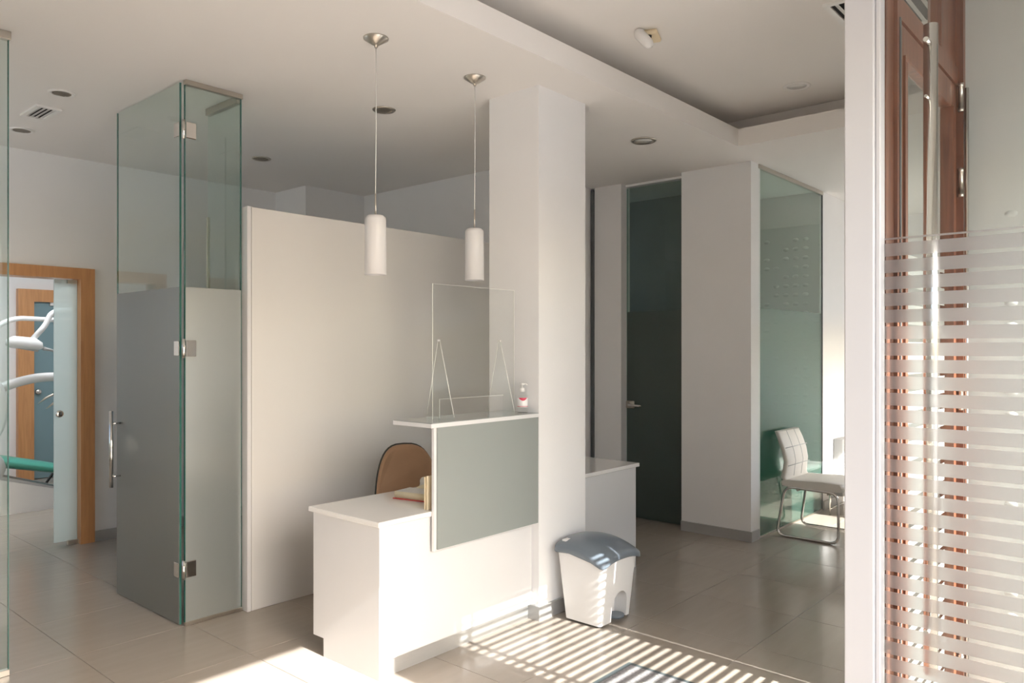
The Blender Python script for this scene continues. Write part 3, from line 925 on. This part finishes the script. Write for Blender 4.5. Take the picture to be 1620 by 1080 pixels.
def vent(x0, x1, y0, y1, z, n, label, along='y', frame='white_pl', fw=0.035):
    cx, cy = (x0 + x1) / 2, (y0 + y1) / 2
    g = thing('air_vent', label, 'vent', (cx, cy, z))
    a, b = (x1 - x0) / 2, (y1 - y0) / 2
    MB().box(-a, a, -b, -b + fw, -0.012, 0).box(-a, a, b - fw, b, -0.012, 0).box(-a, -a + fw, -b + fw, b - fw, -0.012, 0).box(a - fw, a, -b + fw, b - fw, -0.012, 0).build('frame', M[frame], g)
    B(-a + fw, a - fw, -b + fw, b - fw, -0.003, -0.001).build('backing', M['void'], g)
    if along == 'y':
        span = 2 * (a - fw); me = MB().prism([(-0.014, -0.012), (-0.010, -0.012), (0.012, -0.003), (0.008, -0.003)], 1, -b + fw, b - fw).mesh('slat', M[frame])
    else:
        span = 2 * (b - fw); me = MB().prism([(-0.014, -0.012), (-0.010, -0.012), (0.012, -0.003), (0.008, -0.003)], 0, -a + fw, a - fw).mesh('slat', M[frame])
    for k in range(n):
        o = bpy.data.objects.new('slat', me)
        COL.objects.link(o); o.parent = g
        t = -span / 2 + span * (k + 0.5) / n
        o.location = (t, 0, 0) if along == 'y' else (0, t, 0)
    return g
vent(1.66, 1.81, 5.47, 5.79, H, 4, 'small white air vent with dark slats in the corridor ceiling', 'y', fw=0.022)
vent(4.13, 4.73, 0.84, 1.44, HC, 9, 'large air-conditioning grille in the raised ceiling at the top of the photo', 'x', fw=0.03)

# motion sensor on the ceiling
g = thing('motion_sensor', 'white motion sensor with a tilted head fixed to the raised ceiling', 'sensor', (3.86, 2.32, HC), math.radians(20))
MB().bbox(-0.075, 0.075, -0.05, 0.05, -0.030, 0.0, 0.012, 2).build('base_plate', M['cream'], g)
MB().lathe([(0.0, -0.055), (0.013, -0.05), (0.016, -0.03), (0.012, -0.02)], (-0.05, 0.0, 0), 16).build('swivel', M['black'], g)
hd = MB().lathe([(0.0, -0.075), (0.020, -0.068), (0.030, -0.045), (0.032, 0.045), (0.022, 0.066), (0.0, 0.072)], (0, 0, 0), 24).build('sensor_head', M['white_pl'], g)
hd.location = (-0.098, 0.02, -0.062)
hd.rotation_euler = (math.radians(-38), math.radians(14), 0)

# ================================================================== PEDAL BIN
g = thing('pedal_bin', 'white pedal bin with a blue-grey lid standing against the pillar', 'bin', (3.765, 2.625, 0), 0)
# outer body: taper from base to rim, front face (towards -y) with an arched foot recess
bw, bd, tw, td, hb_, hf_ = 0.158, 0.125, 0.190, 0.165, 0.425, 0.385
def bp(u, v, z):      # u,v in -1..1, corners eased
    t = z / 0.42
    return (u * (bw + (tw - bw) * t), v * (bd + (td - bd) * t), z)
n = 6
body = MB()
def ring(z_fun, inset=0.0):
    pts = []
    rad = 0.16
    for (cx_, cy_, a0) in ((1 - rad, -1 + rad, -PI / 2), (1 - rad, 1 - rad, 0), (-1 + rad, 1 - rad, PI / 2), (-1 + rad, -1 + rad, PI)):
        for k in range(5):
            a = a0 + PI / 2 * k / 4
            u, v = cx_ + rad * math.cos(a), cy_ + rad * math.sin(a)
            pts.append(bp(u * (1 - inset), v * (1 - inset), z_fun(v)))
    return pts
rz = lambda s: (lambda v: s * (hf_ + (hb_ - hf_) * (v + 1) / 2))
rings = [ring(rz(s)) for s in (0.012 / 0.4, 0.25, 0.5, 0.75, 1.0)]
nn = len(rings[0])
vs = [p for r in rings for p in r]
fs = []
front = nn - 1      # the segment between the last and the first point is the front face
for i in range(len(rings) - 1):
    for k in range(nn):
        if k == front: continue
        fs.append((i * nn + k, i * nn + (k + 1) % nn, (i + 1) * nn + (k + 1) % nn, (i + 1) * nn + k))
body.add(vs, fs, True)
# front face with arch
def fy(z): return bp(0, -1, z)[1]
zb, zt = 0.012, hf_
xL = lambda z: bp(-0.84, -1, z)[0]
xR = lambda z: bp(0.84, -1, z)[0]
ax, ar, ah = 0.035, 0.072, 0.10
arch = [(ax - ar - 0.012, zb)] + [(ax + (ar + 0.012 * (1 - i / 10)) * math.cos(PI - PI * i / 20), ah + 0.078 * math.sin(PI - PI * i / 20)) if i <= 10 else (ax + ar * math.cos(PI - PI * i / 20), ah + 0.078 * math.sin(PI - PI * i / 20)) for i in range(0, 21)] + [(ax + ar + 0.004, zb)]
outer = [(xR(zb), zb), (xR(zt), zt), (xL(zt), zt), (xL(zb), zb)]
poly = outer + arch
body.add([(x, fy(z), z) for x, z in poly], [tuple(range(len(poly)))])
m_ = len(arch)
body.add([(x, fy(z), z) for x, z in arch] + [(x, fy(z) + 0.085, z) for x, z in arch],
         [(i, i + 1, m_ + i + 1, m_ + i) for i in range(m_ - 1)], True)
body.add([(x, fy(z) + 0.085, z) for x, z in arch], [tuple(range(m_))])
body.build('bin_body', M['bin'], g)
B(-0.12, -0.06, -0.09, 0.10, 0.0, 0.012).build('base_foot', M['black'], g)
pdl = MB().loft([[(0.035 + 0.052 * math.cos(a), -0.105 + 0.04 * math.sin(a) * 1.2, z) for a in [2 * PI * k / 20 for k in range(20)]] for z in (0.022, 0.036)]).build('pedal', M['bin_lid'], g)
# lid: arched from back to front with a skirt
NL = 14
def lid_pt(u, v, dz, gr=1.0):
    x = u * 0.205 * gr
    y = v * 0.182 * gr
    t = (v + 1) / 2
    z = 0.395 + 0.060 * t + 0.055 * math.sin(PI * (0.12 + 0.80 * t)) - 0.02 * u * u - (0.020 * (u ** 4) if v < 0.9 else 0.02 * u ** 4)
    if v < -0.99: z -= 0.0
    return (x, y, z + dz)
def sup(u, v):      # map square to rounded square
    r = 0.18
    return u, v
top, bot = [], []
G = 12
for i in range(G + 1):
    for j in range(G + 1):
        u, v = -1 + 2 * i / G, -1 + 2 * j / G
        m2 = max(abs(u), abs(v))
        k = 1.0
        if abs(u) > 0.8 and abs(v) > 0.8:
            q = math.hypot(abs(u) - 0.8, abs(v) - 0.8)
            k = 1 - max(0, (q - 0.2)) * 0.6
        top.append(lid_pt(u * k, v * k, 0.0))
vs, fs = list(top), []
for i in range(G):
    for j in range(G):
        a = i * (G + 1) + j
        fs.append((a, a + 1, a + G + 2, a + G + 1))
rim = [i * (G + 1) for i in range(G + 1)] + [G * (G + 1) + j for j in range(1, G + 1)] + [i * (G + 1) + G for i in range(G - 1, -1, -1)] + [j for j in range(G - 1, 0, -1)]
o_ = len(vs)
for a in rim:
    p = top[a]
    vs.append((p[0] * 1.012, p[1] * 1.012, p[2] - 0.036))
for i in range(len(rim)):
    j = (i + 1) % len(rim)
    fs.append((rim[i], rim[j], o_ + j, o_ + i))
fs.append(tuple(o_ + i for i in range(len(rim))))
lid = MB().add(vs, fs, True).build('lid', M['bin_lid'], g)
lid.modifiers.new('bev', 'BEVEL').width = 0.006
BB(-0.165, -0.115, 0.115, 0.14, 0.462, 0.472, 0.001).build('maker_sticker', M['white_pl'], lid)

# ================================================================== DOOR MAT
g = thing('door_mat', 'grey entrance mat with a dark rubber border on the sunlit tiles', 'mat', (2.90, 1.72, 0.0))
BB(-0.42, 0.415, -0.40, 0.40, 0.0, 0.010, 0.003).build('rubber_border', M['mat_edge'], g)
B(-0.385, 0.380, -0.365, 0.365, 0.010, 0.014).build('pile', M['mat_pile'], g)
mk = MB()
mk.tube([(0.12 + 0.17 * math.cos(a), 0.10 + 0.15 * math.sin(a), 0.0145) for a in [PI * 2 * k / 40 for k in range(40)]], 0.004, 6, closed=True)
rr = random.Random(2)
for k in range(46):
    a, b = rr.uniform(-0.36, -0.12) if k % 3 else rr.uniform(0.25, 0.36), rr.uniform(-0.34, 0.34)
    mk.box(a, a + rr.uniform(0.004, 0.016), b, b + rr.uniform(0.004, 0.010), 0.0139, 0.0148)
tag(mk.build('woven_pattern', M['mat_mark'], g), kind='stuff')

# ================================================================== WAITING CORNER
g = thing('waiting_chair', 'white padded chair with chrome loop legs in front of the office glass', 'chair', (6.69, 2.35, 0), 0)
# side loops run front (-y) to back (+y)
for sx in (-1, 1):
    x = sx * 0.275
    pts = fillet([(x, -0.245, 0.011), (x, 0.27, 0.011), (x - sx * 0.02, 0.205, 0.425), (x - sx * 0.02, -0.235, 0.415)], 0.075, 7, closed=True)
    MB().tube(pts, 0.011, 12, closed=True).build('leg_loop', M['steel'], g)
MB().tube([(-0.25, 0.10, 0.405), (0.25, 0.10, 0.405)], 0.009, 10).tube([(-0.25, -0.15, 0.40), (0.25, -0.15, 0.40)], 0.009, 10).build('cross_bar', M['steel'], g)
seat_rings = []
def cushion(prof, x0, x1, n=14, puff=0.0):
    """sweep a side profile (y,z) across x with rounded ends"""
    rings = []
    cy = sum(p[0] for p in prof) / len(prof); cz = sum(p[1] for p in prof) / len(prof)
    for i in range(n + 1):
        t = i / n
        x = x0 + (x1 - x0) * t
        e = min(t, 1 - t) * 2
        s = 1.0 if e > 0.12 else 0.90 + 0.10 * math.sqrt(max(0, 1 - (1 - e / 0.12) ** 2))
        rings.append([(x, cy + (p[0] - cy) * (0.5 + 0.5 * s), cz + (p[1] - cz) * s) for p in prof])
    return MB().loft(rings)
seat_prof = [(-0.26, 0.425), (-0.275, 0.455), (-0.26, 0.492), (-0.10, 0.498), (0.10, 0.487), (0.21, 0.485), (0.245, 0.47), (0.24, 0.43), (0.10, 0.418), (-0.15, 0.414)]
cushion(seat_prof, -0.262, 0.262).build('seat', M['white_lea'], g)
def chair_back():
    # curved back: centre line (y,z) with waist, thickness 5 cm
    cl = [(0.185, 0.44), (0.222, 0.50), (0.215, 0.56), (0.205, 0.63), (0.222, 0.72), (0.255, 0.81), (0.288, 0.885)]
    wds = [0.262, 0.255, 0.245, 0.24, 0.245, 0.245, 0.235]
    rings = []
    for (y, z), wd in zip(cl, wds):
        r = []
        for k in range(24):
            a = 2 * PI * k / 24
            ca, sa = math.cos(a), math.sin(a)
            r.append((wd * (abs(ca) ** 0.3) * (1 if ca > 0 else -1), y + 0.028 * (abs(sa) ** 0.6) * (1 if sa > 0 else -1), z))
        rings.append(r)
    return MB().loft(rings), cl
bkm, cl = chair_back()
bk_ = bkm.build('backrest', M['white_lea'], g)
st = MB()
for x in (-0.085, 0.085):
    st.tube([(x, y - 0.027, z) for y, z in cl[1:]], 0.0035, 6)
for z, y in ((0.60, 0.207 - 0.027), (0.75, 0.231 - 0.027)):
    st.tube([(-0.24, y, z), (0.24, y, z)], 0.0035, 6)
st.build('stitching', M['dent_grey'], bk_)

# low table with thin steel frame
g = thing('side_table', 'low white table on thin steel legs behind the waiting chair', 'table', (7.90, 2.20, 0))
BB(-0.40, 0.40, -0.38, 0.38, 0.375, 0.395, 0.003).build('table_top', M['top'], g)
for x in (-0.37, 0.37):
    for y in (-0.35, 0.35):
        MB().tube([(x, y, 0), (x, y, 0.375)], 0.009, 10).build('leg', M['steel'], g)
MB().tube([(-0.37, -0.35, 0.06), (0.37, -0.35, 0.06)], 0.006, 8).build('stretcher', M['steel'], g)
MB().tube([(-0.37, 0.35, 0.06), (0.37, 0.35, 0.06)], 0.006, 8).build('stretcher', M['steel'], g)

# louvred heater unit on the wall
g = thing('heater_unit', 'white louvred heater on the wall behind the low table', 'heater', (8.37, 2.592, 0))
BB(-0.11, 0.45, 0.0, 0.095, 0.10, 0.68, 0.01, 2).build('casing', M['white_pl'], g)
me = MB().prism([(-0.010, 0.0), (-0.002, 0.003), (0.0, 0.010), (-0.008, 0.008)], 0, 0.0, 0.19).mesh('louvre', M['white_pl'])
for k in range(13):
    for px_, sc_ in ((-0.34, 1.0),):
        o = bpy.data.objects.new('louvre', me); COL.objects.link(o); o.parent = g
        o.location = (px_ + 0.03, 0.0, 0.22 + k * 0.033)
BB(-0.34, -0.11, 0.004, 0.095, 0.10, 0.68, 0.008, 2).build('grille_back', M['dent_grey'], g)

# ================================================================== SURGERY seen through the door
g = thing('dental_chair', 'dental treatment chair with teal leg rest on a white base', 'dental chair', (2.30, 8.55, 0))
MB().prism([(-1.2, 0.0), (0.60, 0.0), (0.60, 0.150), (-0.03, 0.345), (-1.2, 0.36)], 1, -0.05, 0.42).build('base', M['dent'], g)
MB().prism([(-1.2, 0.362), (-0.03, 0.347), (0.60, 0.152), (0.60, 0.162), (-0.02, 0.378), (-1.2, 0.39)], 1, -0.04, 0.41).build('base_cover', M['dent_grey'], g)
rings = []
for i in range(13):
    t = i / 12
    x = -0.9 + 1.7 * t
    z = 0.565 - 0.27 * max(0, (t - 0.35) / 0.65) ** 1.15
    hh = 0.085 - 0.040 * t
    rings.append([(x, 0.15 + 0.24 * (1 - 0.3 * t) * math.cos(a), z + hh * math.sin(a)) for a in [2 * PI * k / 20 for k in range(20)]])
MB().loft(rings).build('leg_rest', M['teal'], g)
MB().lathe([(0.0, -0.05), (0.13, -0.05), (0.15, 0.0), (0.13, 0.05), (0.0, 0.05)], (-0.12, -0.02, 0.46), 28, axis=1).build('pivot_cover', M['dent_grey'], g)
MB().loft([[(-0.36 + 0.5 * s * math.cos(a), yy, 1.0 + 0.55 * s * math.sin(a)) for a in [2 * PI * k / 32 for k in range(32)]] for s, yy in ((0.94, 0.28), (1.0, 0.31), (1.0, 0.36), (0.9, 0.39))]).build('side_shell', M['dent'], g)

g = thing('dental_lamp', 'white dental operating lamp on a jointed arm above the chair', 'lamp', (2.55, 8.9, 0))
MB().loft([[(0.03 + s * (0.17 * math.cos(a)), 0.10 * s * math.sin(a) - 0.05, 1.655 + zz - 0.10 * (s * 0.17 * math.cos(a))) for a in [2 * PI * k / 24 for k in range(24)]] for s, zz in ((0.75, -0.06), (1.0, -0.035), (0.95, 0.02), (0.6, 0.06))]).build('lamp_head', M['dent'], g)
MB().loft([[(0.05 + 0.10 * math.cos(a), 0.06 * math.sin(a) - 0.06, zz - 0.02 * math.cos(a)) for a in [2 * PI * k / 20 for k in range(20)]] for zz in (1.585, 1.60)]).build('lamp_glass', M['dent_grey'], g)
MB().tube([(0.20, -0.05, 1.60), (0.30, -0.05, 1.575)], [0.02, 0.012], 10).build('handle', M['dent_grey'], g)
MB().tube(fillet([(0.10, -0.05, 1.69), (0.22, -0.05, 1.84), (0.27, -0.05, 1.965), (0.38, -0.05, 2.01), (0.66, -0.05, 1.94)], 0.05), 0.028, 12).build('arm', M['dent'], g)
MB().tube([(0.66, -0.05, 1.94), (0.70, -0.05, 1.92), (0.80, 0.15, 1.86)], 0.030, 12).build('elbow', M['dent'], g)
MB().tube(fillet([(0.80, 0.15, 1.86), (1.25, 0.2, 1.86), (1.25, 0.2, 0.02)], 0.1), 0.035, 12).lathe([(0.17, 0.0), (0.17, 0.02), (0.04, 0.04)], (1.25, 0.2, 0), 24).build('mast', M['dent'], g)

g = thing('instrument_unit', 'dental unit with curved white arms and green-tipped instruments', 'dental unit', (2.60, 9.0, 0))
MB().tube(fillet([(-0.9, 0.0, 1.02), (-0.35, 0.0, 1.12), (-0.1, 0.0, 1.24), (0.15, 0.0, 1.30), (0.5, 0.0, 1.30), (0.9, 0.05, 1.24), (0.95, 0.05, 0.9)], 0.2, 8), 0.048, 14).build('lower_arm', M['dent'], g)
MB().tube(fillet([(-0.9, 0.05, 1.70), (-0.3, 0.05, 1.75), (-0.08, 0.05, 1.915), (0.95, 0.05, 1.885)], 0.15, 8), 0.025, 12).build('upper_arm', M['dent'], g)
MB().bbox(0.42, 0.95, -0.15, 0.15, 0.86, 0.98, 0.03, 3).build('tray', M['dent'], g)
MB().tube([(0.70, 0.0, 0.86), (0.70, 0.0, 0.05)], 0.04, 14).lathe([(0.22, 0.0), (0.22, 0.03), (0.05, 0.06)], (0.70, 0, 0), 24).build('stand', M['dent'], g)
for dz, dx in ((0.0, 0.0), (-0.06, 0.07)):
    ins = MB().tube([(0.12 + dx, -0.1, 1.03 + dz), (0.19 + dx, -0.1, 1.085 + dz), (0.44 + dx, -0.1, 1.21 + dz)], [0.004, 0.012, 0.014], 10).build('instrument', M['brushed'], g)
    MB().tube([(0.26 + dx, -0.1, 1.12 + dz), (0.36 + dx, -0.1, 1.17 + dz)], 0.018, 12).build('instrument_grip', M['teal'], ins)

g = thing('stool_base', 'black angled stool legs behind the teal leg rest', 'stool', (3.05, 9.35, 0))
MB().tube([(-0.20, 0, 0.01), (0.0, 0, 0.30), (0.25, 0, 0.24)], 0.014, 10).build('leg', M['black'], g)
MB().tube([(0.12, 0.2, 0.01), (0.0, 0, 0.30)], 0.014, 10).build('leg', M['black'], g)
MB().tube([(0.25, 0, 0.24), (0.45, -0.05, 0.01)], 0.014, 10).build('leg', M['black'], g)
MB().lathe([(0.03, 0.26), (0.03, 0.50), (0.17, 0.52), (0.18, 0.56), (0.0, 0.575)], (0.22, 0, 0), 24).build('seat', M['teal'], g)

g = thing('fill_panel', 'flat glowing fill panel added under the surgery ceiling', 'ceiling light', (2.6, 8.6, 3.0))  # unseen emitter added to brighten the surgery, not one of its fittings
B(-0.9, 0.9, -0.5, 0.5, -0.035, -0.012).build('fill_emitter', M['fill_glow'], g)
B(-0.93, 0.93, -0.53, 0.53, -0.012, 0.0).build('frame', M['white_pl'], g)
